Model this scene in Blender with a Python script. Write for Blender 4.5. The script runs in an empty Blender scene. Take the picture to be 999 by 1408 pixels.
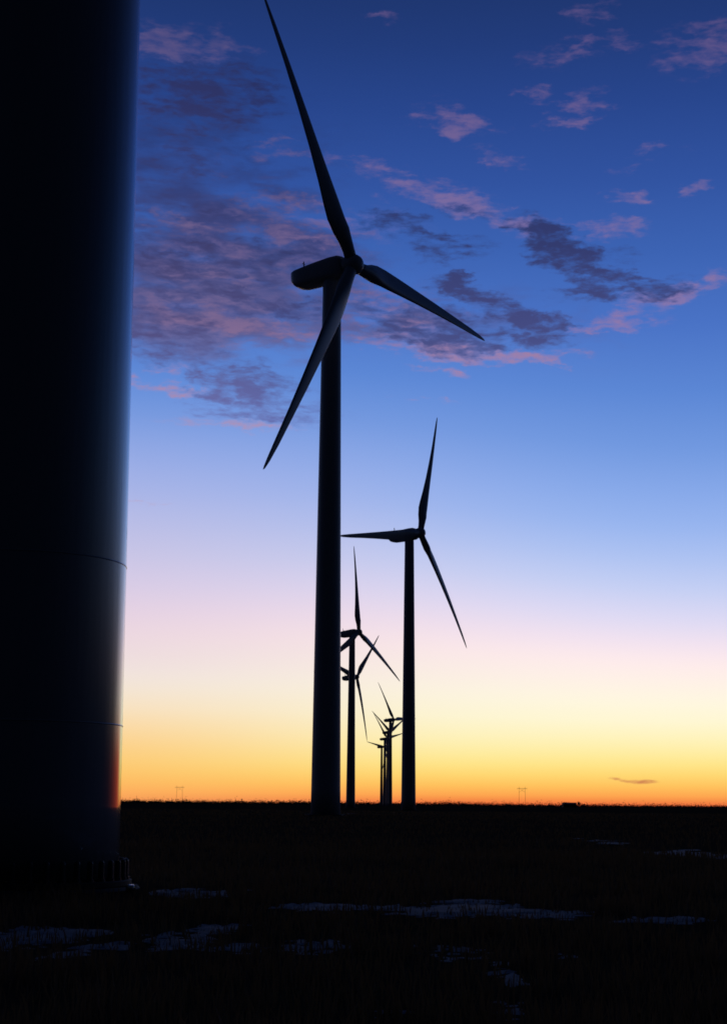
import bpy, bmesh, math, random
import numpy as np
from mathutils import Vector, Matrix, Euler, noise as mn

random.seed(7)
R = math.radians
sc = bpy.context.scene
col = sc.collection

# ------------------------------------------------------------------ camera
PW, PH, F = 999.0, 1408.0, 2250.0
EYE = 1.6
PITCH = math.atan(402.0 / F)
ROLL = 0.0085
cam_d = bpy.data.cameras.new('camera')
cam = bpy.data.objects.new('camera', cam_d)
col.objects.link(cam)
cam_d.sensor_fit = 'VERTICAL'
cam_d.sensor_height = 36.0
cam_d.sensor_width = 36.0 * PW / PH
cam_d.lens = F / PH * 36.0
cam_d.clip_start = 0.1
cam_d.clip_end = 90000.0
cam.location = (0, 0, EYE)
CM = Euler((math.pi / 2 + PITCH, 0, 0)).to_matrix() @ Matrix.Rotation(ROLL, 3, 'Z')
cam.rotation_euler = CM.to_euler()
sc.camera = cam


def ray(px, py):
    return (CM @ Vector(((px - PW / 2) / F, -(py - PH / 2) / F, -1.0))).normalized()


def azel(px, py):
    d = ray(px, py)
    return math.degrees(math.atan2(d.x, d.y)), math.degrees(math.asin(d.z))


def ground_at(px, py, z=0.0):
    d = ray(px, py)
    t = (z - EYE) / d.z
    return d.x * t, d.y * t


def at_height(px, py, z):
    d = ray(px, py)
    t = (z - EYE) / d.z
    return d.x * t, d.y * t


def at_dist(px, y):
    """point on the ground y metres ahead, seen in photo column px at the horizon"""
    d = ray(px, 1106 + 0.0085 * (px - 500))
    return d.x / d.y * y, y


# ------------------------------------------------------------------ helpers
def s2l(c):
    return tuple((v / 12.92 if v <= 0.04045 else ((v + 0.055) / 1.055) ** 2.4) for v in (x / 255.0 for x in c))


def tag(o, label=None, cat=None, group=None, kind=None):
    if label: o['label'] = label
    if cat: o['category'] = cat
    if group: o['group'] = group
    if kind: o['kind'] = kind
    return o


def empty(name, loc, rz=0.0):
    o = bpy.data.objects.new(name, None)
    o.empty_display_size = 0.5
    col.objects.link(o)
    o.location = loc
    o.rotation_euler = (0, 0, rz)
    return o


def link(name, bm, mat, parent=None, smooth=False):
    me = bpy.data.meshes.new(name)
    bmesh.ops.recalc_face_normals(bm, faces=bm.faces[:])
    bm.to_mesh(me)
    bm.free()
    if smooth:
        me.polygons.foreach_set('use_smooth', [True] * len(me.polygons))
    me.materials.append(mat)
    o = bpy.data.objects.new(name, me)
    col.objects.link(o)
    if parent: o.parent = parent
    return o


def lathe(bm, prof, seg=64, cx=0.0, cy=0.0, cap=True):
    rings = []
    for r, z in prof:
        rings.append([bm.verts.new((cx + r * math.cos(2 * math.pi * k / seg), cy + r * math.sin(2 * math.pi * k / seg), z)) for k in range(seg)])
    for a, b in zip(rings, rings[1:]):
        for k in range(seg):
            bm.faces.new((a[k], a[(k + 1) % seg], b[(k + 1) % seg], b[k]))
    if cap:
        bm.faces.new(rings[0][::-1])
        bm.faces.new(rings[-1])


def box(bm, x0, x1, y0, y1, z0, z1):
    v = [bm.verts.new(p) for p in ((x0, y0, z0), (x1, y0, z0), (x1, y1, z0), (x0, y1, z0), (x0, y0, z1), (x1, y0, z1), (x1, y1, z1), (x0, y1, z1))]
    for f in ((0, 3, 2, 1), (4, 5, 6, 7), (0, 1, 5, 4), (1, 2, 6, 5), (2, 3, 7, 6), (3, 0, 4, 7)):
        bm.faces.new([v[i] for i in f])


def rod(bm, p, q, r, seg=8, r2=None):
    p, q = Vector(p), Vector(q)
    d = (q - p).normalized()
    u = d.orthogonal().normalized()
    w = d.cross(u)
    r2 = r if r2 is None else r2
    A = [bm.verts.new(p + (u * math.cos(2 * math.pi * k / seg) + w * math.sin(2 * math.pi * k / seg)) * r) for k in range(seg)]
    B = [bm.verts.new(q + (u * math.cos(2 * math.pi * k / seg) + w * math.sin(2 * math.pi * k / seg)) * r2) for k in range(seg)]
    for k in range(seg):
        bm.faces.new((A[k], A[(k + 1) % seg], B[(k + 1) % seg], B[k]))
    bm.faces.new(A[::-1])
    bm.faces.new(B)


# ------------------------------------------------------------------ node helper
class NT:
    def __init__(self, tree):
        self.t = tree
        self.n = tree.nodes
        self.l = tree.links

    def new(self, kind, **kw):
        n = self.n.new(kind)
        for k, v in kw.items():
            setattr(n, k, v)
        return n

    def put(self, sock, v):
        if isinstance(v, bpy.types.NodeSocket):
            self.l.new(v, sock)
        elif v is not None:
            sock.default_value = v

    def m(self, op, a, b=None, c=None, clamp=False):
        n = self.new('ShaderNodeMath', operation=op, use_clamp=clamp)
        for i, v in enumerate((a, b, c)):
            self.put(n.inputs[i], v)
        return n.outputs[0]

    def v(self, op, a, b=None, c=None):
        n = self.new('ShaderNodeVectorMath', operation=op)
        for i, v in enumerate((a, b, c)):
            self.put(n.inputs[i], v)
        return n.outputs[0]

    def xyz(self, x, y, z=0.0):
        n = self.new('ShaderNodeCombineXYZ')
        for i, v in enumerate((x, y, z)):
            self.put(n.inputs[i], v)
        return n.outputs[0]

    def noise(self, vec, scale, detail=4.0, rough=0.55, dist=0.0, out='Fac'):
        n = self.new('ShaderNodeTexNoise')
        self.put(n.inputs['Vector'], vec)
        n.inputs['Scale'].default_value = scale
        n.inputs['Detail'].default_value = detail
        n.inputs['Roughness'].default_value = rough
        n.inputs['Distortion'].default_value = dist
        return n.outputs[out]

    def ramp(self, fac, stops, interp='LINEAR'):
        n = self.new('ShaderNodeValToRGB')
        cr = n.color_ramp
        cr.interpolation = interp
        while len(cr.elements) < len(stops):
            cr.elements.new(0.5)
        for e, (p, c) in zip(cr.elements, stops):
            e.position = p
        for e, (p, c) in zip(cr.elements, stops):
            e.position = p
            e.color = (*c, 1.0)
        self.put(n.inputs[0], fac)
        return n.outputs[0]

    def mix(self, fac, a, b):
        n = self.new('ShaderNodeMix', data_type='RGBA')
        self.put(n.inputs[0], fac)
        for s, v in ((n.inputs[6], a), (n.inputs[7], b)):
            if isinstance(v, tuple): v = (*v, 1.0) if len(v) == 3 else v
            self.put(s, v)
        return n.outputs[2]

    def smooth(self, x, a, b, lo=0.0, hi=1.0):
        n = self.new('ShaderNodeMapRange', interpolation_type='SMOOTHSTEP')
        self.put(n.inputs[0], x)
        for i, v in enumerate((a, b, lo, hi)):
            n.inputs[i + 1].default_value = v
        return n.outputs[0]


# ------------------------------------------------------------------ the dusk sky
world = bpy.data.worlds.new('World')
sc.world = world
world.use_nodes = True
W = NT(world.node_tree)
for n in list(W.n):
    W.n.remove(n)
tc = W.new('ShaderNodeTexCoord')
D = W.v('NORMALIZE', tc.outputs['Generated'])
sp = W.new('ShaderNodeSeparateXYZ')
W.l.new(D, sp.inputs[0])
DX, DY, DZ = sp.outputs
EL = W.m('MULTIPLY', W.m('ARCSINE', DZ), 180 / math.pi)
AZ = W.m('MULTIPLY', W.m('ARCTAN2', DX, DY), 180 / math.pi)


def elv(y):
    return azel(500, y)[1]


# afterglow side: photo row -> colour
rows = [(1106, (236, 100, 58)), (1101, (250, 134, 66)), (1093, (254, 162, 78)), (1082, (255, 188, 88)), (1067, (255, 212, 108)), (1045, (255, 232, 142)),
        (1014, (255, 242, 182)), (980, (255, 247, 210)), (945, (255, 247, 224)), (908, (255, 241, 231)), (875, (254, 235, 236)), (845, (243, 227, 240)), (808, (222, 218, 244)),
        (766, (196, 207, 244)), (724, (173, 194, 242)), (682, (152, 181, 239)), (640, (137, 170, 234)), (580, (114, 153, 224)), (510, (92, 135, 213)),
        (430, (74, 115, 198)), (340, (60, 99, 179)), (250, (49, 83, 160)), (150, (40, 70, 141)), (60, (34, 60, 123)), (0, (31, 55, 113))]
rs = [(elv(y) / 90.0 if y < 1106 else 0.0, s2l(c)) for y, c in rows]
rs += [(0.40, s2l((21, 40, 90))), (0.6, s2l((14, 26, 62))), (1.0, s2l((9, 17, 44)))]
# the afterglow arch sits lower towards the right
ARCH = W.m('MULTIPLY', W.m('MULTIPLY', W.smooth(AZ, -3.0, 14.0), 1.25), W.m('MULTIPLY', W.smooth(EL, 1.0, 6.5), W.smooth(EL, 24.0, 10.0)))
G = W.m('DIVIDE', W.m('MAXIMUM', W.m('ADD', EL, ARCH), 0.0), 90.0)
G0 = W.m('DIVIDE', W.m('MAXIMUM', EL, 0.0), 90.0)
front = W.ramp(G, rs)
# a touch pinker and duller towards the left, clearer to the right
pk = W.m('MULTIPLY', W.smooth(AZ, 10.0, -12.0), W.m('MULTIPLY', W.smooth(EL, 0.5, 6.0), W.smooth(EL, 15.0, 8.0)))
front = W.mix(W.m('MULTIPLY', pk, 0.42), front, s2l((205, 178, 205)))
pk2 = W.m('MULTIPLY', W.smooth(AZ, 4.0, -10.0), W.smooth(EL, 4.6, 1.5))
front = W.mix(W.m('MULTIPLY', pk2, 0.55), front, s2l((252, 182, 104)))
back = W.ramp(G, [(0.0, (0.0010, 0.0017, 0.0038)), (0.12, (0.0012, 0.0022, 0.0054)), (0.35, (0.0013, 0.0028, 0.0080)), (1.0, (0.0025, 0.0060, 0.0180))])
A_abs = W.m('ABSOLUTE', W.m('SUBTRACT', AZ, 1.0))
A_off = W.m('MAXIMUM', W.m('SUBTRACT', A_abs, 12.0), 0.0)
f_low = W.m('EXPONENT', W.m('MULTIPLY', W.m('POWER', W.m('DIVIDE', A_off, 20.0), 2.0), -1.0))
f_high = W.m('EXPONENT', W.m('MULTIPLY', W.m('POWER', W.m('DIVIDE', A_off, 52.0), 2.0), -1.0))
hb = W.smooth(EL, 2.0, 16.0)
f_az = W.m('ADD', W.m('MULTIPLY', f_low, W.m('SUBTRACT', 1.0, hb)), W.m('MULTIPLY', f_high, hb))
# away from the sunset point the low band turns redder
red = W.m('MULTIPLY', W.smooth(A_abs, 11.5, 22.0), W.smooth(EL, 4.2, 1.2))
front = W.mix(red, front, s2l((236, 84, 38)))
f_az = W.m('MULTIPLY', f_az, W.smooth(EL, 65.0, 28.0, 0.06, 1.0))
SKY = W.mix(f_az, back, front)

# ---- thin evening clouds (direction space, degrees), 3 nodes per bank of cloud
pvec = W.xyz(AZ, EL)
wv = W.v('SUBTRACT', W.noise(W.v('MULTIPLY', pvec, (0.55, 1.1, 1.0)), 1.0, 5.0, 0.62, out='Color'), (0.5, 0.5, 0.5))
warp = W.v('MULTIPLY', wv, (3.4, 1.5, 0.0))
wv2 = W.v('SUBTRACT', W.noise(W.v('MULTIPLY', pvec, (1.9, 4.6, 1.0)), 1.0, 5.0, 0.62, out='Color'), (0.5, 0.5, 0.5))
warp = W.v('ADD', warp, W.v('MULTIPLY', wv2, (1.1, 0.42, 0.0)))
wk = W.smooth(EL, 0.5, 13.0, 0.12, 1.0)
warp = W.v('MULTIPLY', warp, W.xyz(wk, wk, wk))
qvec = W.v('ADD', pvec, warp)
DEG = math.degrees(1.0 / F)


def bank(px, py, rx, ry, rot, st, acc):
    a, e = azel(px, py)
    mp = W.new('ShaderNodeMapping', vector_type='TEXTURE')
    W.l.new(qvec, mp.inputs[0])
    mp.inputs[1].default_value = (a, e, 0)
    mp.inputs[2].default_value = (0, 0, R(-rot))
    k = 1.55 * DEG
    mp.inputs[3].default_value = (rx * k / math.cos(R(e)), ry * k, 1.0)
    g = W.new('ShaderNodeTexGradient', gradient_type='SPHERICAL')
    W.l.new(mp.outputs[0], g.inputs[0])
    return W.m('MULTIPLY_ADD', g.outputs['Fac'], st, acc)


pink = [(255, 58, 75, 22, 5, 1.0), (220, 75, 55, 15, 5, .7), (812, 17, 32, 14, 0, .9), (772, 75, 48, 14, -5, .9), (800, 55, 25, 9, 0, .7), (862, 58, 38, 10, 10, .8), (972, 62, 55, 30, -10, 1.0), (735, 133, 32, 8, 10, .8), (803, 145, 30, 18, -12, 1.2), (783, 170, 30, 9, 0, .9), (612, 155, 40, 18, 10, .6), (625, 172, 50, 11, 5, 1.1), (690, 220, 42, 9, 18, .8), (890, 205, 32, 6, 0, .6), (870, 230, 25, 8, 0, .5), (865, 277, 27, 11, 10, 1.0), (950, 262, 24, 8, -5, .9), (825, 313, 52, 13, 5, 1.0), (590, 262, 75, 18, 10, 1.2), (660, 290, 60, 13, 12, .9), (710, 310, 34, 11, 0, .8), (520, 24, 22, 8, 5, .6), (370, 196, 16, 8, 0, .8), (400, 212, 25, 8, 0, .7), (490, 222, 55, 11, 5, .8), (255, 308, 42, 10, 8, 1.1), (300, 230, 80, 20, 4, .3), (430, 300, 130, 25, 5, .55), (340, 345, 150, 50, 5, .4), (250, 410, 110, 60, 5, .4), (330, 440, 140, 26, 5, .55), (290, 378, 70, 9, 6, .7), (240, 432, 60, 8, 4, .7), (345, 450, 75, 8, 6, .8), (225, 505, 50, 6, 4, .6), (420, 330, 60, 8, 6, .6), (390, 275, 60, 8, 8, .5), (212, 530, 60, 8, 3, 1.3), (330, 583, 95, 10, 0, .9), (620, 480, 115, 12, 5, 1.0), (735, 490, 60, 9, 0, 1.0), (860, 440, 62, 13, -5, .9), (905, 410, 62, 13, -8, .8), (955, 393, 62, 11, -10, .8), (820, 455, 40, 8, 0, .7), (195, 693, 24, 4, 0, .9), (240, 693, 14, 3, 0, .6), (610, 507, 36, 6, 0, .7), (560, 440, 70, 40, 5, .5), (480, 400, 60, 20, 5, .5), (600, 555, 40, 4, 5, .4), (215, 900, 50, 5, 0, .35)]
dark = [(770, 345, 58, 23, 34, 1.35), (738, 318, 32, 12, 20, .7), (838, 374, 58, 10, 14, .95), (892, 386, 48, 11, 10, .65), (830, 402, 62, 12, 4, 1.1), (905, 405, 44, 7, 0, .5), (685, 414, 78, 13, 22, 1.45), (622, 390, 34, 11, 5, 1.1), (735, 440, 44, 10, 12, 1.2), (620, 345, 40, 17, 0, .8), (560, 315, 62, 11, 8, .7), (600, 455, 66, 24, 8, 1.1), (745, 466, 42, 9, 5, 1.1), (660, 447, 62, 16, 5, .7), (325, 533, 60, 36, 0, 1.2), (400, 560, 60, 26, 8, .55), (225, 470, 62, 30, 5, .9), (290, 395, 140, 60, 8, .6), (250, 140, 95, 42, 0, .85), (325, 128, 72, 42, 0, .7), (235, 235, 85, 40, 0, .55), (520, 425, 42, 14, 15, .6), (432, 425, 27, 10, 15, .8), (215, 350, 60, 22, 4, .6), (400, 355, 120, 22, 3, .55), (880, 1075, 19, 2.4, 0, 1.4), (851, 1072, 13, 2.0, 6, .6), (540, 300, 40, 8, 10, .5), (575, 465, 40, 12, 10, .7), (655, 475, 34, 10, 5, .7), (715, 455, 30, 9, 15, .5), (860, 352, 36, 9, 10, .4), (800, 350, 34, 12, 25, .6), (265, 520, 24, 10, 0, .5), (205, 440, 40, 14, 4, .5), (380, 425, 60, 12, 8, .4), (300, 290, 90, 14, 6, .45), (640, 290, 50, 10, 12, .4)]
veil = [(250, 370, 200, 90, 5, 1.0), (390, 330, 120, 50, 5, .7), (330, 440, 140, 36, 5, .8), (280, 210, 170, 70, 0, .55), (550, 440, 100, 40, 8, .5), (215, 455, 80, 40, 5, .6), (700, 440, 150, 50, 12, .35)]
ma = 0.0
for b in pink: ma = bank(*b, ma)
mc = 0.0
for b in veil: mc = bank(*b, mc)
mb = 0.0
for b in dark: mb = bank(*b, mb)
streak = W.xyz(W.m('MULTIPLY_ADD', EL, 0.9, AZ), EL)
fine = W.noise(W.v('ADD', W.v('MULTIPLY', streak, (0.85, 2.8, 1.0)), W.v('MULTIPLY', wv, (1.2, 2.2, 0.0))), 1.0, 5.0, 0.52)
fine2 = W.noise(W.v('ADD', W.v('MULTIPLY', pvec, (2.2, 7.0, 1.0)), W.v('ADD', W.v('MULTIPLY', wv, (1.0, 1.5, 0.0)), (31.0, 7.0, 0.0))), 1.0, 4.0, 0.5)
tex = W.m('ADD', W.m('MULTIPLY', fine, 0.66), W.m('MULTIPLY', fine2, 0.34))
da = W.m('ADD', ma, W.m('MULTIPLY', W.m('SUBTRACT', tex, 0.5), 4.6))
al_a = W.m('MULTIPLY', W.m('MULTIPLY', W.smooth(da, 0.05, 1.75), W.smooth(ma, 0.0, 0.5)), 0.70)
dc = W.m('ADD', mc, W.m('MULTIPLY', W.m('SUBTRACT', tex, 0.5), 2.8))
dc = W.m('ADD', dc, W.m('MULTIPLY', W.m('SUBTRACT', W.noise(W.v('MULTIPLY', pvec, (0.42, 1.5, 1.0)), 1.0, 3.0, 0.5), 0.5), 3.4))
al_c = W.m('MULTIPLY', W.m('MULTIPLY', W.smooth(dc, -0.2, 1.25), W.smooth(mc, 0.0, 0.6)), 0.78)
db = W.m('ADD', W.m('MULTIPLY', mb, 0.85), W.m('MULTIPLY', W.m('SUBTRACT', tex, 0.52), -5.4))
al_b = W.m('MULTIPLY', W.m('MULTIPLY', W.smooth(db, -0.1, 1.5), W.smooth(mb, 0.0, 0.45)), 0.88)
colA = W.ramp(G0, [(0.0, s2l((214, 130, 80))), (elv(900) / 90, s2l((225, 195, 200))), (elv(690) / 90, s2l((190, 152, 176))), (elv(530) / 90, s2l((188, 132, 146))),
                  (elv(430) / 90, s2l((158, 122, 158))), (elv(270) / 90, s2l((136, 112, 156))), (elv(60) / 90, s2l((108, 90, 138)))])
colB = W.ramp(G0, [(0.0, s2l((196, 104, 62))), (elv(1000) / 90, s2l((210, 140, 110))), (elv(600) / 90, s2l((100, 105, 170))), (elv(470) / 90, s2l((70, 70, 120))),
                  (elv(340) / 90, s2l((50, 52, 96))), (elv(130) / 90, s2l((36, 44, 90)))])
colB = W.mix(W.smooth(AZ, -2.0, -6.0, 0.0, 0.12), colB, W.mix(0.5, colA, colB))
colA = W.mix(W.m('MULTIPLY', W.smooth(AZ, -0.5, -4.0, 0.0, 0.5), W.smooth(EL, 14.5, 17.0)), colA, s2l((90, 84, 126)))
colC = W.ramp(G0, [(elv(520) / 90, s2l((104, 106, 162))), (elv(450) / 90, s2l((92, 86, 132))), (elv(400) / 90, s2l((80, 74, 117))), (elv(330) / 90, s2l((64, 62, 108))), (elv(240) / 90, s2l((45, 53, 102))), (elv(140) / 90, s2l((35, 46, 94)))])
SKY = W.mix(W.m('MULTIPLY', al_c, f_az), SKY, colC)
SKY = W.mix(W.m('MULTIPLY', al_a, f_az), SKY, colA)
SKY = W.mix(W.m('MULTIPLY', al_b, f_az), SKY, colB)
# below the horizon nothing shines
SKY = W.mix(W.smooth(EL, -0.05, -0.6), SKY, (0.002, 0.0018, 0.0016))
bg = W.new('ShaderNodeBackground')
W.l.new(SKY, bg.inputs[0])
bg.inputs[1].default_value = 1.0
wo = W.new('ShaderNodeOutputWorld')
W.l.new(bg.outputs[0], wo.inputs[0])

sc.view_settings.view_transform = 'Standard'
sc.view_settings.look = 'None'
sc.view_settings.exposure = 0.0
sc.view_settings.gamma = 1.0
sc.view_settings.use_curve_mapping = False
sc.cycles.filter_width = 1.7
sc.cycles.max_bounces = 6


# ------------------------------------------------------------------ materials
def mat(name, base, rough=0.6, metal=0.0, var=0.2, scale=3.0, stretch=(1, 1, 1), bump=0.0, bscale=20.0, spec=0.5, coat=0.0):
    m = bpy.data.materials.new(name)
    m.use_nodes = True
    t = NT(m.node_tree)
    p = t.n['Principled BSDF']
    co = t.new('ShaderNodeTexCoord').outputs['Object']
    n = t.noise(t.v('MULTIPLY', co, stretch), scale, 6.0, 0.6)
    c = t.mix(n, tuple(v * (1 - var) for v in base), tuple(min(1, v * (1 + var)) for v in base))
    t.l.new(c, p.inputs['Base Color'])
    r = t.m('MULTIPLY_ADD', n, 0.16, rough - 0.08)
    t.l.new(r, p.inputs['Roughness'])
    p.inputs['Metallic'].default_value = metal
    p.inputs['Specular IOR Level'].default_value = spec
    p.inputs['Coat Weight'].default_value = coat
    if bump:
        b = t.new('ShaderNodeBump')
        b.inputs['Strength'].default_value = bump
        b.inputs['Distance'].default_value = 0.05
        t.l.new(t.noise(t.v('MULTIPLY', co, stretch), bscale, 5.0, 0.6), b.inputs['Height'])
        t.l.new(b.outputs[0], p.inputs['Normal'])
    return m


M = dict(
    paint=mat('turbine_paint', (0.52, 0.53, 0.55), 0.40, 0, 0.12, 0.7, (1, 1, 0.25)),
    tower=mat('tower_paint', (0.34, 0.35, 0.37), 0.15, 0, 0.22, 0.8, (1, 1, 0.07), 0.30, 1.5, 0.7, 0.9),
    blade=mat('blade_gelcoat', (0.45, 0.46, 0.48), 0.42, 0, 0.10, 0.6),
    steel=mat('galvanised_steel', (0.10, 0.10, 0.105), 0.55, 0.6, 0.2, 12),
    bright=mat('glint_metal', (0.75, 0.74, 0.70), 0.16, 1.0, 0.08, 30),
    conc=mat('concrete', (0.055, 0.05, 0.046), 0.85, 0, 0.35, 4, bump=0.4),
    wood=mat('weathered_timber', (0.10, 0.075, 0.05), 0.8, 0, 0.3, 3, (6, 6, 1)),
    wire=mat('porcelain', (0.16, 0.12, 0.10), 0.4),
    wall=mat('barn_siding', (0.14, 0.06, 0.045), 0.8, 0, 0.3, 2, (4, 4, 0.5)),
    roof=mat('barn_roof', (0.12, 0.12, 0.12), 0.6, 0, 0.25, 3),
    glass=mat('window_glass', (0.03, 0.03, 0.035), 0.1),
    door=mat('barn_door_paint', (0.18, 0.15, 0.12), 0.7),
    bolt=mat('black_bolt_cap', (0.05, 0.05, 0.052), 0.5, 0, 0.3, 9, spec=0.45),
    rust=mat('rusted_flange', (0.07, 0.055, 0.045), 0.8, 0, 0.4, 6, spec=0.2),
    bark=mat('bark', (0.06, 0.045, 0.035), 0.9, 0, 0.3, 8, bump=0.5),
    leaf=mat('dark_foliage', (0.035, 0.045, 0.022), 0.7, 0, 0.4, 0.6),
    grass=mat('dry_grass_blades', (0.075, 0.055, 0.034), 0.8, 0, 0.5, 1.3, spec=0.15),
)
M['snow'] = mat('old_snow', (0.22, 0.23, 0.26), 0.85, 0, 0.55, 1.6, bump=0.6, bscale=9.0, spec=0.2)

_t = NT(M['grass'].node_tree)
_p = _t.n['Principled BSDF']
_tr = _t.new('ShaderNodeBsdfTranslucent')
_tr.inputs[0].default_value = (0.30, 0.20, 0.10, 1)
_ms = _t.new('ShaderNodeMixShader')
_ms.inputs[0].default_value = 0.16
_t.l.new(_p.outputs[0], _ms.inputs[1])
_t.l.new(_tr.outputs[0], _ms.inputs[2])
_t.l.new(_ms.outputs[0], _t.n['Material Output'].inputs[0])
gm = bpy.data.materials.new('dry_field_soil')
gm.use_nodes = True
t = NT(gm.node_tree)
p = t.n['Principled BSDF']
co = t.new('ShaderNodeTexCoord').outputs['Object']
big = t.noise(co, 0.02, 6, 0.6)
mid = t.noise(co, 0.6, 6, 0.65)
sml = t.noise(co, 9.0, 6, 0.7)
c = t.mix(big, (0.07, 0.048, 0.030), (0.125, 0.088, 0.052))
c = t.mix(t.m('MULTIPLY', mid, 0.6), c, (0.04, 0.031, 0.021))
c = t.mix(t.smooth(sml, 0.5, 0.75, 0, 0.5), c, (0.150, 0.112, 0.066))
t.l.new(c, p.inputs['Base Color'])
p.inputs['Roughness'].default_value = 0.95
p.inputs['Specular IOR Level'].default_value = 0.0
b = t.new('ShaderNodeBump')
b.inputs['Strength'].default_value = 0.8
b.inputs['Distance'].default_value = 0.12
t.l.new(t.m('ADD', mid, t.m('MULTIPLY', sml, 0.4)), b.inputs['Height'])
t.l.new(b.outputs[0], p.inputs['Normal'])


# ------------------------------------------------------------------ ground
def gz(x, y):
    r = math.hypot(x, y)
    a = 0.10 * min(1.0, max(0.0, (r - 6) / 30.0))
    z = a * mn.noise(Vector((x * 0.11, y * 0.11, 0.3))) * 1.2 + 0.03 * mn.noise(Vector((x * 0.5, y * 0.5, 5.0)))
    # level pad round the near tower
    return z


bm = bmesh.new()
radii = [0.0] + list(np.geomspace(2.0, 60.0, 70)) + list(np.geomspace(65.0, 45000.0, 60))
seg = 240
prev = [bm.verts.new((0, 0, 0))]
for r in radii[1:]:
    ring = []
    for k in range(seg):
        x, y = r * math.cos(2 * math.pi * k / seg), r * math.sin(2 * math.pi * k / seg)
        z = gz(x, y) if r < 400 else 0.0
        ring.append(bm.verts.new((x, y, z)))
    if len(prev) == 1:
        for k in range(seg):
            bm.faces.new((prev[0], ring[k], ring[(k + 1) % seg]))
    else:
        for k in range(seg):
            bm.faces.new((prev[k], ring[k], ring[(k + 1) % seg], prev[(k + 1) % seg]))
    prev = ring
g = link('ground', bm, gm, smooth=True)
g['kind'] = 'structure'

# ------------------------------------------------------------------ old snow left in hollows
# photo ellipses: centre, half sizes (px), strength
snow_px = [(600, 1252, 120, 9, 1.0), (450, 1250, 70, 6, .8), (740, 1258, 70, 7, .8), (640, 1240, 50, 5, .7), (905, 1267, 70, 4, .7), (975, 1175, 40, 8, .9), (905, 1171, 40, 4, .6), (825, 1157, 30, 4, .5), (50, 1290, 75, 16, 1.0), (95, 1310, 40, 14, .8), (250, 1294, 60, 11, .66), (320, 1302, 50, 9, .6), (250, 1228, 45, 5, .8), (290, 1280, 40, 9, .7), (610, 1312, 55, 13, .55), (770, 1314, 30, 7, .65), (695, 1345, 18, 26, .58), (705, 1392, 22, 14, .6), (430, 1300, 40, 9, .45), (480, 1113, 14, 3, .8), (300, 1228, 20, 4, .7), (20, 1350, 30, 8, .4), (540, 1400, 40, 8, .4), (160, 1300, 30, 8, .6), (345, 1225, 25, 3, .6)]
ell = []
for px, py, rx, ry, st in snow_px:
    cx, cy = ground_at(px, py)
    dist = math.hypot(cx, cy)
    x1, y1 = ground_at(px + rx, py)
    _, yn = ground_at(px, py + ry)
    _, yf = ground_at(px, py - ry) if py - ry > 1112 else (0, cy * 1.6)
    ell.append((cx, cy, abs(x1 - cx), max(0.25, (yf - yn) / 2), st))


def snow_f(x, y):
    s = 0.0
    for cx, cy, ax, ay, st in ell:
        u, v = (x - cx) / ax, (y - cy) / ay
        d = u * u + v * v
        if d < 3.0:
            s = max(s, st * (1.25 - 0.75 * d))
    if s <= 0.0: return 0.0
    n = mn.noise(Vector((x * 0.8, y * 0.5, 2.0))) * 0.6 + mn.noise(Vector((x * 2.6, y * 1.6, 8.0))) * 0.55 + mn.noise(Vector((x * 7, y * 5, 3.0))) * 0.7
    return s * 0.85 + n - 0.55


bm = bmesh.new()
for cells, (x0, x1, y0, y1) in ((0.09, (-9.0, 9.0, 11.5, 46.0)), (0.5, (-14, 30, 46.4, 140)), (1.0, (-8, 4, 150, 300))):
    nx, ny = int((x1 - x0) / cells), int((y1 - y0) / cells)
    val = {}
    vt = {}
    for i in range(nx + 1):
        for j in range(ny + 1):
            x, y = x0 + i * cells, y0 + j * cells
            val[i, j] = snow_f(x, y)

    def vv(i, j):
        if (i, j) not in vt:
            x, y = x0 + i * cells, y0 + j * cells
            h = max(-0.03, min(0.028, val[i, j] * 0.06))
            vt[i, j] = bm.verts.new((x, y, gz(x, y) + (h if h <= 0 else 0.006 + h) + 0.012 * mn.noise(Vector((x * 6, y * 6, 1)))))
        return vt[i, j]
    for i in range(nx):
        for j in range(ny):
            if max(val[i, j], val[i + 1, j], val[i, j + 1], val[i + 1, j + 1]) > 0:
                bm.faces.new((vv(i, j), vv(i + 1, j), vv(i + 1, j + 1), vv(i, j + 1)))
sn = link('snow', bm, M['snow'], smooth=True)
tag(sn, 'thin patches of old blue grey snow lying in the dark grass', 'snow', kind='stuff')

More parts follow.
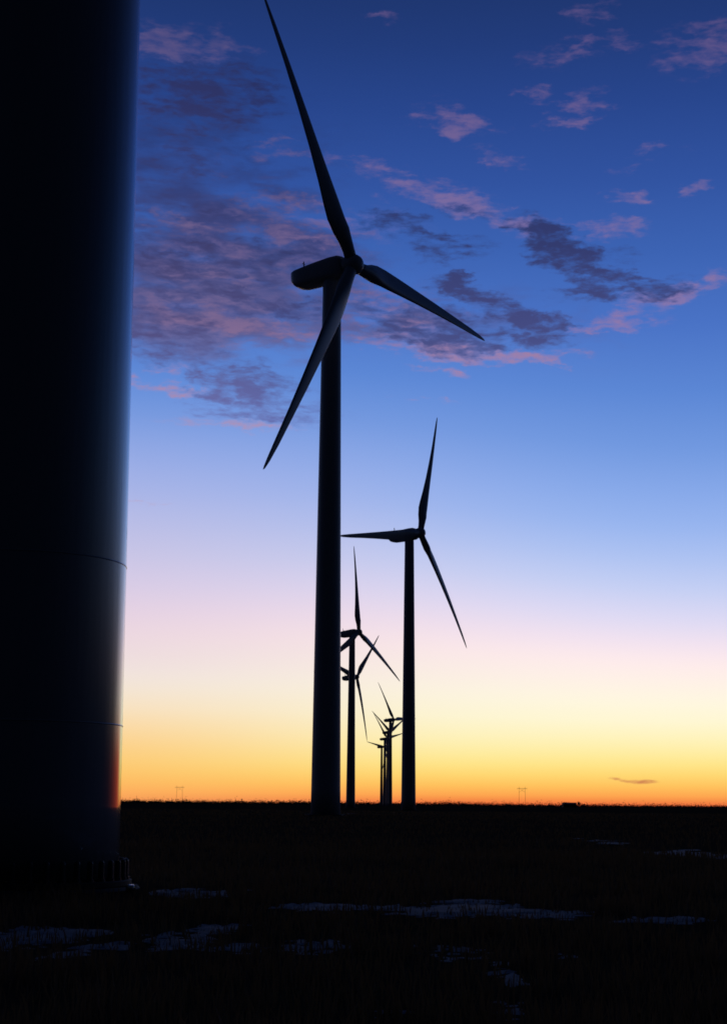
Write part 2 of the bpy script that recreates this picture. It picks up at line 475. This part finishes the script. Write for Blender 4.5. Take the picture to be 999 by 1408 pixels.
# ------------------------------------------------------------------ dry grass
rng = np.random.default_rng(5)
V, Fc = [], []
NB = 130000
d_ = np.concatenate([9.5 + (62.0 - 9.5) * rng.random(NB - 42000) ** 1.25, 60.0 + 340.0 * rng.random(42000) ** 1.5])
a_ = (rng.random(NB) - 0.5) * 2 * R(17)
NTY = ground_at(60, 1229)[1] + 2.1
NTX = ray(167.5, 1103).x / ray(167.5, 1103).y * NTY - 2.17
CAPX, CAPY = ground_at(179.5, 1226)
for d, a in zip(d_, a_):
    x, y = d * math.sin(a), d * math.cos(a)
    clump = mn.noise(Vector((x * 0.9, y * 0.9, 11.0)))
    if rng.random() > 0.55 + 0.9 * clump: continue
    if math.hypot(x - NTX, y - NTY) < 3.1: continue
    if math.hypot(x - CAPX, y - CAPY) < 0.5 or (0 < CAPY - y < 5 and abs(x / y - CAPX / CAPY) < 0.006 and rng.random() < 0.8): continue
    s = snow_f(x, y)
    k = 1.0
    if s > 0.0:
        if rng.random() > 0.34: continue
        k = 0.6
    else:
        # thin cover right in front of the snow so that it shows between the stems
        if d < 62 and max(snow_f(x, y + 0.6), snow_f(x, y + 1.3), snow_f(x, y + 2.2)) > 0.05:
            if rng.random() > 0.6: continue
            k = 0.65
    h = k * (0.10 + 0.20 * rng.random() ** 1.5) * (1.0 + 0.6 * clump)
    w = 0.004 + 0.004 * rng.random() + 0.00018 * d + 0.0000012 * d * d
    th = rng.random() * 6.283
    bx, by = math.cos(th) * h * 0.45 * rng.random(), math.sin(th) * h * 0.45 * rng.random()
    ph = rng.random() * 6.283
    ux, uy = math.cos(ph) * w, math.sin(ph) * w
    z = gz(x, y) - 0.02
    n0 = len(V)
    V += [(x - ux, y - uy, z), (x + ux, y + uy, z), (x + bx * .35 + ux * .7, y + by * .35 + uy * .7, z + h * .6), (x + bx * .35 - ux * .7, y + by * .35 - uy * .7, z + h * .6), (x + bx, y + by, z + h)]
    Fc += [(n0, n0 + 1, n0 + 2, n0 + 3), (n0 + 3, n0 + 2, n0 + 4)]
me = bpy.data.meshes.new('dry_grass')
me.from_pydata(V, [], Fc)
me.materials.append(M['grass'])
go = bpy.data.objects.new('dry_grass', me)
col.objects.link(go)
tag(go, 'short dry grass covering the dark field in the foreground', 'grass', kind='stuff')

# ------------------------------------------------------------------ near tower at the left
HUB = 80.0
RB, RT = 2.1, 1.36
# axis: base line seen at row 1228 in front of the shell, right edge at photo x=168 on the horizon
yf = ground_at(60, 1229)[1]
NY = yf + 2.1
edge_x = (ray(167.5, 1103).x / ray(167.5, 1103).y) * NY
NX = edge_x - 2.1 * math.sqrt(1 + (edge_x / NY) ** 2)
nt = empty('turbine_tower', (NX, NY, 0.0))
tag(nt, 'huge dark steel turbine tower close by, cut off by the left edge of the view', 'turbine tower')


def tower_r(z):
    return RB + (RT - RB) * (z / 77.8)


bm = bmesh.new()
prof = [(2.13, 0.16), (2.13, 0.20)]
prof = [(tower_r(z), z) for z in np.linspace(0.2, 77.8, 60)]
lathe(bm, prof, 160)
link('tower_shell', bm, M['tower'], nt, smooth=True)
for z in (3.05, 6.15):
    bm = bmesh.new()
    r = tower_r(z)
    lathe(bm, [(r - 0.01, z - 0.016), (r + 0.006, z - 0.012), (r + 0.010, z), (r + 0.006, z + 0.012), (r - 0.01, z + 0.016)], 160, cap=False)
    link('weld_seam', bm, M['tower'], nt, smooth=True)
bm = bmesh.new()
lathe(bm, [(2.0, 0.05), (2.32, 0.05), (2.34, 0.07), (2.34, 0.15), (2.32, 0.17), (2.0, 0.17)], 160, cap=False)
link('base_flange', bm, M['rust'], nt)
bm = bmesh.new()
lathe(bm, [(2.5, -0.4), (2.5, 0.0), (2.46, 0.045), (2.2, 0.05)], 96)
link('concrete_pedestal', bm, M['conc'], nt)
for k in range(46):
    a = 2 * math.pi * (k + 0.3) / 46
    cx, cy = 2.225 * math.cos(a), 2.225 * math.sin(a)
    bm = bmesh.new()
    lathe(bm, [(0.075, 0.171), (0.075, 0.215), (0.056, 0.218), (0.054, 0.50), (0.044, 0.535), (0.02, 0.545)], 12, cx, cy)
    link('anchor_bolt', bm, M['bolt'], nt)

# unidentified bright speck by the tower foot: added cap, shaped to reflect the sky
cx, cy = ground_at(179.5, 1226)
bm = bmesh.new()
lathe(bm, [(0.085, -0.05), (0.085, 0.10), (0.078, 0.115), (0.055, 0.126), (0.025, 0.131), (0.002, 0.132)], 24)
cap = link('sky_glint_cap', bm, M['bright'], smooth=True)
cap.location = (cx, cy, gz(cx, cy) + 0.0)
cap.rotation_euler = (R(2.5), 0, 0)
print('cap', cx, cy)
tag(cap, 'unidentified bright speck, an added sky-reflecting cap, at the foot of the huge near tower', 'metal cap')


# ------------------------------------------------------------------ wind turbines
TILT = R(3.0)
HX = 3.75           # rotor centre ahead of the tower axis


def nacelle_bm():
    bm = bmesh.new()
    # stations along x: (x, half width, z bottom, z top)
    st = [(-6.95, 0.75, -0.35, 0.86), (-6.75, 1.20, -0.80, 1.10), (-6.1, 1.5, -1.45, 1.24), (-5.2, 1.62, -1.68, 1.32), (-4.0, 1.70, -1.72, 1.42), (-2.0, 1.76, -1.74, 1.58), (0.3, 1.78, -1.74, 1.72), (1.7, 1.68, -1.65, 1.70), (2.35, 1.40, -1.38, 1.45)]
    rings = []
    for x, hw, zb, zt in st:
        ring = []
        zc, hh = (zb + zt) / 2, (zt - zb) / 2
        for k in range(24):
            a = 2 * math.pi * k / 24
            c, s = math.cos(a), math.sin(a)
            e = 0.42
            ring.append(bm.verts.new((x, hw * math.copysign(abs(c) ** e, c), zc + hh * math.copysign(abs(s) ** e, s))))
        rings.append(ring)
    for a, b in zip(rings, rings[1:]):
        for k in range(24):
            bm.faces.new((a[k], a[(k + 1) % 24], b[(k + 1) % 24], b[k]))
    bm.faces.new(rings[0][::-1])
    bm.faces.new(rings[-1])
    return bm


def hub_bm():
    bm = bmesh.new()
    prof = [(1.15, -1.35), (1.38, -1.2), (1.5, -0.6), (1.5, 0.35), (1.38, 0.85), (1.05, 1.25), (0.55, 1.5), (0.05, 1.58)]
    lathe(bm, prof, 32)
    bmesh.ops.rotate(bm, verts=bm.verts, cent=(0, 0, 0), matrix=Matrix.Rotation(math.pi / 2, 3, 'Y'))
    return bm


def blade_bm(L=41.0):
    bm = bmesh.new()
    # r, chord, relative thickness, twist(deg)
    st = [(0.9, 1.75, 1.0, 14), (2.2, 1.75, 1.0, 14), (3.6, 2.05, .80, 14), (5.4, 2.70, .50, 13), (7.4, 3.10, .33, 11.5), (9.5, 3.02, .27, 9.5), (13, 2.62, .23, 6.5), (18, 2.12, .20, 4), (24, 1.66, .18, 2), (30, 1.24, .17, 1),
          (36, .90, .16, 0), (39.2, .60, .15, 0), (40.6, .32, .15, 0), (41.0, .06, .15, 0)]
    rings = []
    n = 20
    for r, c, tk, tw in st:
        c = c * (1.14 if r > 5 else 1.04)
        blend = min(1.0, max(0.0, (r - 2.2) / 4.5))
        ring = []
        for k in range(n):
            a = 2 * math.pi * k / n
            # circle at the root morphs to an aerofoil, pitch axis at 32 % chord
            cxr, cyr = math.cos(a) * c / 2, math.sin(a) * c / 2 * (1.0 if blend == 0 else 1.0)
            u = 0.5 - 0.5 * math.cos(a)              # 0 at a=0 (leading edge) .. 1 trailing
            yt = 2.6 * tk * c * (0.2969 * math.sqrt(u) - 0.126 * u - 0.3516 * u * u + 0.2843 * u ** 3 - 0.1015 * u ** 4) * 1.9
            ax, ay = (0.32 - u) * c, math.copysign(yt, math.sin(a)) if abs(math.sin(a)) > 1e-6 else 0.0
            px_, py_ = cxr * (1 - blend) + ax * blend, cyr * (1 - blend) + ay * blend
            t_ = R(tw)
            # chord lies along y (rotor plane), thickness along x
            yy = px_ * math.cos(t_) - py_ * math.sin(t_)
            xx = px_ * math.sin(t_) + py_ * math.cos(t_)
            flex = -1.1 * (r / L) ** 2.4
            ring.append(bm.verts.new((xx + flex, yy, r)))
        rings.append(ring)
    for a, b in zip(rings, rings[1:]):
        for k in range(n):
            bm.faces.new((a[k], a[(k + 1) % n], b[(k + 1) % n], b[k]))
    bm.faces.new(rings[0][::-1])
    bm.faces.new(rings[-1])
    return bm


def rotor_mat(alpha):
    return Matrix.Translation((HX, 0, HUB + HX * math.sin(TILT))) @ Matrix.Rotation(-TILT, 4, 'Y') @ Matrix.Rotation(-alpha, 4, 'X')


def set_rotor(hub, blades, alpha):
    hub.matrix_local = rotor_mat(alpha)
    for i, b in enumerate(blades):
        b.matrix_local = rotor_mat(alpha + i * 2 * math.pi / 3)


def make_turbine():
    root = empty('wind_turbine', (0, 0, 0))
    bm = bmesh.new()
    lathe(bm, [(tower_r(z), z) for z in np.linspace(0.2, 77.8, 24)] + [(1.25, 78.6)], 64)
    link('tower', bm, M['paint'], root, smooth=True)
    bm = bmesh.new()
    lathe(bm, [(2.9, -0.4), (2.9, 0.12), (2.85, 0.17), (1.9, 0.21)], 48)
    link('foundation', bm, M['conc'], root)
    n = link('nacelle', nacelle_bm(), M['paint'], root, smooth=True)
    n.matrix_local = Matrix.Translation((0, 0, HUB)) @ Matrix.Rotation(-TILT, 4, 'Y')
    bm = bmesh.new()
    rod(bm, (-5.5, 0.5, 1.15), (-5.5, 0.5, 2.85), 0.085)
    rod(bm, (-5.5, 0.15, 2.45), (-5.5, 0.85, 2.45), 0.05)
    link('wind_sensor', bm, M['steel'], n)
    bm = bmesh.new()
    box(bm, -4.9, -4.3, -0.4, 0.4, 1.3, 1.66)
    bmesh.ops.bevel(bm, geom=bm.edges[:], offset=0.06, segments=2, affect='EDGES')
    link('roof_hatch', bm, M['paint'], n)
    h = link('hub', hub_bm(), M['paint'], root, smooth=True)
    bl = [link('blade', blade_bm(), M['blade'], root, smooth=True)]
    for i in range(2):
        b = bl[0].copy()
        col.objects.link(b)
        b.parent = root
        bl.append(b)
    return root


def copy_tree(o, parent=None):
    c = o.copy()
    col.objects.link(c)
    if parent: c.parent = parent
    for ch in list(o.children):
        copy_tree(ch, c)
    return c


GRP = 'wind turbines standing in a receding row'
# photo position of the tower axis at nacelle height, blade angle, label
spots = [((456.5, 372), -28, 'largest complete turbine, its long upper blade reaching the top of the view'),
         ((562.5, 735), 21, 'second largest turbine, standing alone right of the biggest complete one'),
         ((484, 870.5), 0, 'slim turbine just right of the biggest complete tower, upper hub of two overlapping there'),
         ((483.5, 931.5), 45, 'slim turbine just right of the biggest complete tower, lower hub of two overlapping there'),
         ((536.5, 990), -34, 'small far turbine with a level right blade, tallest of the distant cluster of four'),
         ((533.2, 1007), 62, 'tiny far turbine directly left of the tallest in the distant cluster, second highest hub'),
         ((528.8, 1016), -42, 'tiny far turbine third in height within the distant cluster of four'),
         ((524.5, 1027), -82, 'farthest tiny turbine, lowest and leftmost of the distant cluster of four')]
YAW = R(-34)
proto = make_turbine()
kids = [proto] + [copy_tree(proto) for _ in spots[1:]]
for o, ((px, py), al, lab) in zip(kids, spots):
    x, y = at_height(px, py, HUB)
    o.location = (x, y, 0)
    o.rotation_euler = (0, 0, YAW)
    tag(o, lab, 'wind turbine', GRP)
    hub = [c for c in o.children if c.name.split('.')[0] == 'hub'][0]
    set_rotor(hub, [c for c in o.children if c.name.split('.')[0] == 'blade'], R(al))


# ------------------------------------------------------------------ far pylons
def pylon():
    root = empty('transmission_pylon', (0, 0, 0))
    for s in (-1, 1):
        bm = bmesh.new()
        rod(bm, (s * 4.3, 0, -0.5), (s * 4.0, 0, 25.5), 0.19, 10, 0.13)
        link('pole', bm, M['wood'], root, smooth=True)
    bm = bmesh.new()
    box(bm, -6.6, 6.6, -0.33, -0.18, 23.2, 23.55)
    box(bm, -6.6, 6.6, 0.18, 0.33, 23.2, 23.55)
    link('crossarm', bm, M['wood'], root)
    bm = bmesh.new()
    rod(bm, (-4.08, 0, 18.5), (4.02, 0, 23.2), 0.09)
    rod(bm, (4.08, 0.2, 18.5), (-4.02, 0.2, 23.2), 0.09)
    link('cross_brace', bm, M['wood'], root)
    for x in (-6.2, 0, 6.2):
        bm = bmesh.new()
        lathe(bm, [(0.03, 21.5)] + [(r, 21.6 + i * 0.1) for i, r in enumerate([.13, .05] * 8)] + [(0.03, 23.3)], 10, x, 0)
        link('insulator', bm, M['wire'], root)
    return root


py0 = pylon()
py1 = copy_tree(py0)
for o, px, d, rz, lab in ((py0, 246.5, 2350, -8, 'faint two legged power line pylon left of all the complete turbines'),
                          (py1, 717.5, 2120, 12, 'faint two legged power line pylon on the horizon, left of the low barn')):
    x, y = at_dist(px, d)
    o.location = (x, y, 0)
    o.rotation_euler = (0, 0, R(rz))
    tag(o, lab, 'pylon', 'power line pylons on the horizon')

# ------------------------------------------------------------------ far barn and tree
BD = 2000.0
x, y = at_dist(782, BD)
barn = empty('barn', (x, y, 0), R(6))
barn.scale = (1.0, 1.0, 1.2)
tag(barn, 'low dark barn with a shallow roof on the horizon at right', 'barn')
bm = bmesh.new()
box(bm, -8, 8, -4, 4, -0.3, 3.3)
link('wall', bm, M['wall'], barn)
bm = bmesh.new()
v = [bm.verts.new(q) for q in ((-8.5, -4.6, 3.25), (8.5, -4.6, 3.25), (8.5, 4.6, 3.25), (-8.5, 4.6, 3.25), (-8.5, 0, 4.9), (8.5, 0, 4.9))]
for f in ((0, 1, 5, 4), (2, 3, 4, 5), (0, 4, 3), (1, 2, 5), (0, 3, 2, 1)):
    bm.faces.new([v[i] for i in f])
link('roof', bm, M['roof'], barn)
bm = bmesh.new()
box(bm, -2.0, 1.4, -4.08, -4.003, 0, 2.8)
link('door', bm, M['door'], barn)
for xx in (-6.0, 4.2):
    bm = bmesh.new()
    box(bm, xx, xx + 1.4, -4.06, -4.003, 1.3, 2.4)
    link('window', bm, M['glass'], barn)


def crown(bm, cx, cy, z0, h, w, n, rnd, leaf=0.55):
    """leaf sized faces in uneven clumps"""
    cl = [(cx + rnd.gauss(0, w * .28), cy + rnd.gauss(0, w * .28), z0 + h * (0.15 + 0.8 * rnd.random()), w * (.16 + .2 * rnd.random())) for _ in range(max(4, n // 14))]
    for _ in range(n):
        a, b, c, r = rnd.choice(cl)
        p = Vector((a + rnd.gauss(0, r), b + rnd.gauss(0, r), max(z0, c + rnd.gauss(0, r * .8))))
        u = Vector((rnd.gauss(0, 1), rnd.gauss(0, 1), rnd.gauss(0, 1))).normalized() * leaf * (0.6 + 0.8 * rnd.random())
        w_ = u.orthogonal().normalized() * leaf * 0.6
        q = [bm.verts.new(p + e) for e in (-u, w_, u, -w_)]
        bm.faces.new(q)


x, y = at_dist(795, BD - 12)
tr = empty('tree', (x, y, 0))
tag(tr, 'narrow dark tree standing at the right end of the far barn', 'tree')
bm = bmesh.new()
rod(bm, (0, 0, -0.2), (0.1, 0, 4.2), 0.28, 8, 0.1)
for k in range(6):
    a = k * 1.1
    rod(bm, (0.05, 0, 1.6 + k * .4), (math.cos(a) * 1.1, math.sin(a) * 1.1, 3.0 + k * .4), 0.08, 6, 0.03)
link('trunk', bm, M['bark'], tr)
bm = bmesh.new()
crown(bm, 0, 0, 1.4, 5.2, 2.4, 420, random.Random(3), 0.38)
link('crown', bm, M['leaf'], tr)

# ------------------------------------------------------------------ far-off wood along the horizon (one mass)
rnd = random.Random(12)
bm = bmesh.new()


def tree_h(px):
    h = 2.6 + 2.8 * mn.noise(Vector((px * 0.02, 3, 0))) + 1.6 * mn.noise(Vector((px * 0.09, 7, 0)))
    h += 6.5 * math.exp(-((px - 405) / 35.0) ** 2) + 4.5 * math.exp(-((px - 610) / 45.0) ** 2) + 3.0 * math.exp(-((px - 480) / 40) ** 2) + 3.5 * math.exp(-((px - 300) / 60.0) ** 2)
    h += 2.0 * (1 if px < 660 else 0) + 1.0 * math.exp(-((px - 200) / 50.0) ** 2)
    return max(1.2, h)


px = -140.0
while px < 1180:
    h = tree_h(px)
    d = 3600 + rnd.uniform(-350, 350)
    x, y = at_dist(px, d)
    hh = 0.62 * h * (0.93 + 0.14 * rnd.random())
    crown(bm, x, y, -0.5, hh * 0.55 + 0.5, 15.0, 60, rnd, 1.3)
    crown(bm, x, y, -0.8, hh * 0.4 + 0.8, 9.0, 34, rnd, 1.5)
    px += 1.2 + rnd.random() * 1.2
wd = link('distant_wood', bm, M['leaf'])
tag(wd, 'low dark line of far trees along the horizon', 'wood', kind='stuff')
print('near tower', NX, NY)
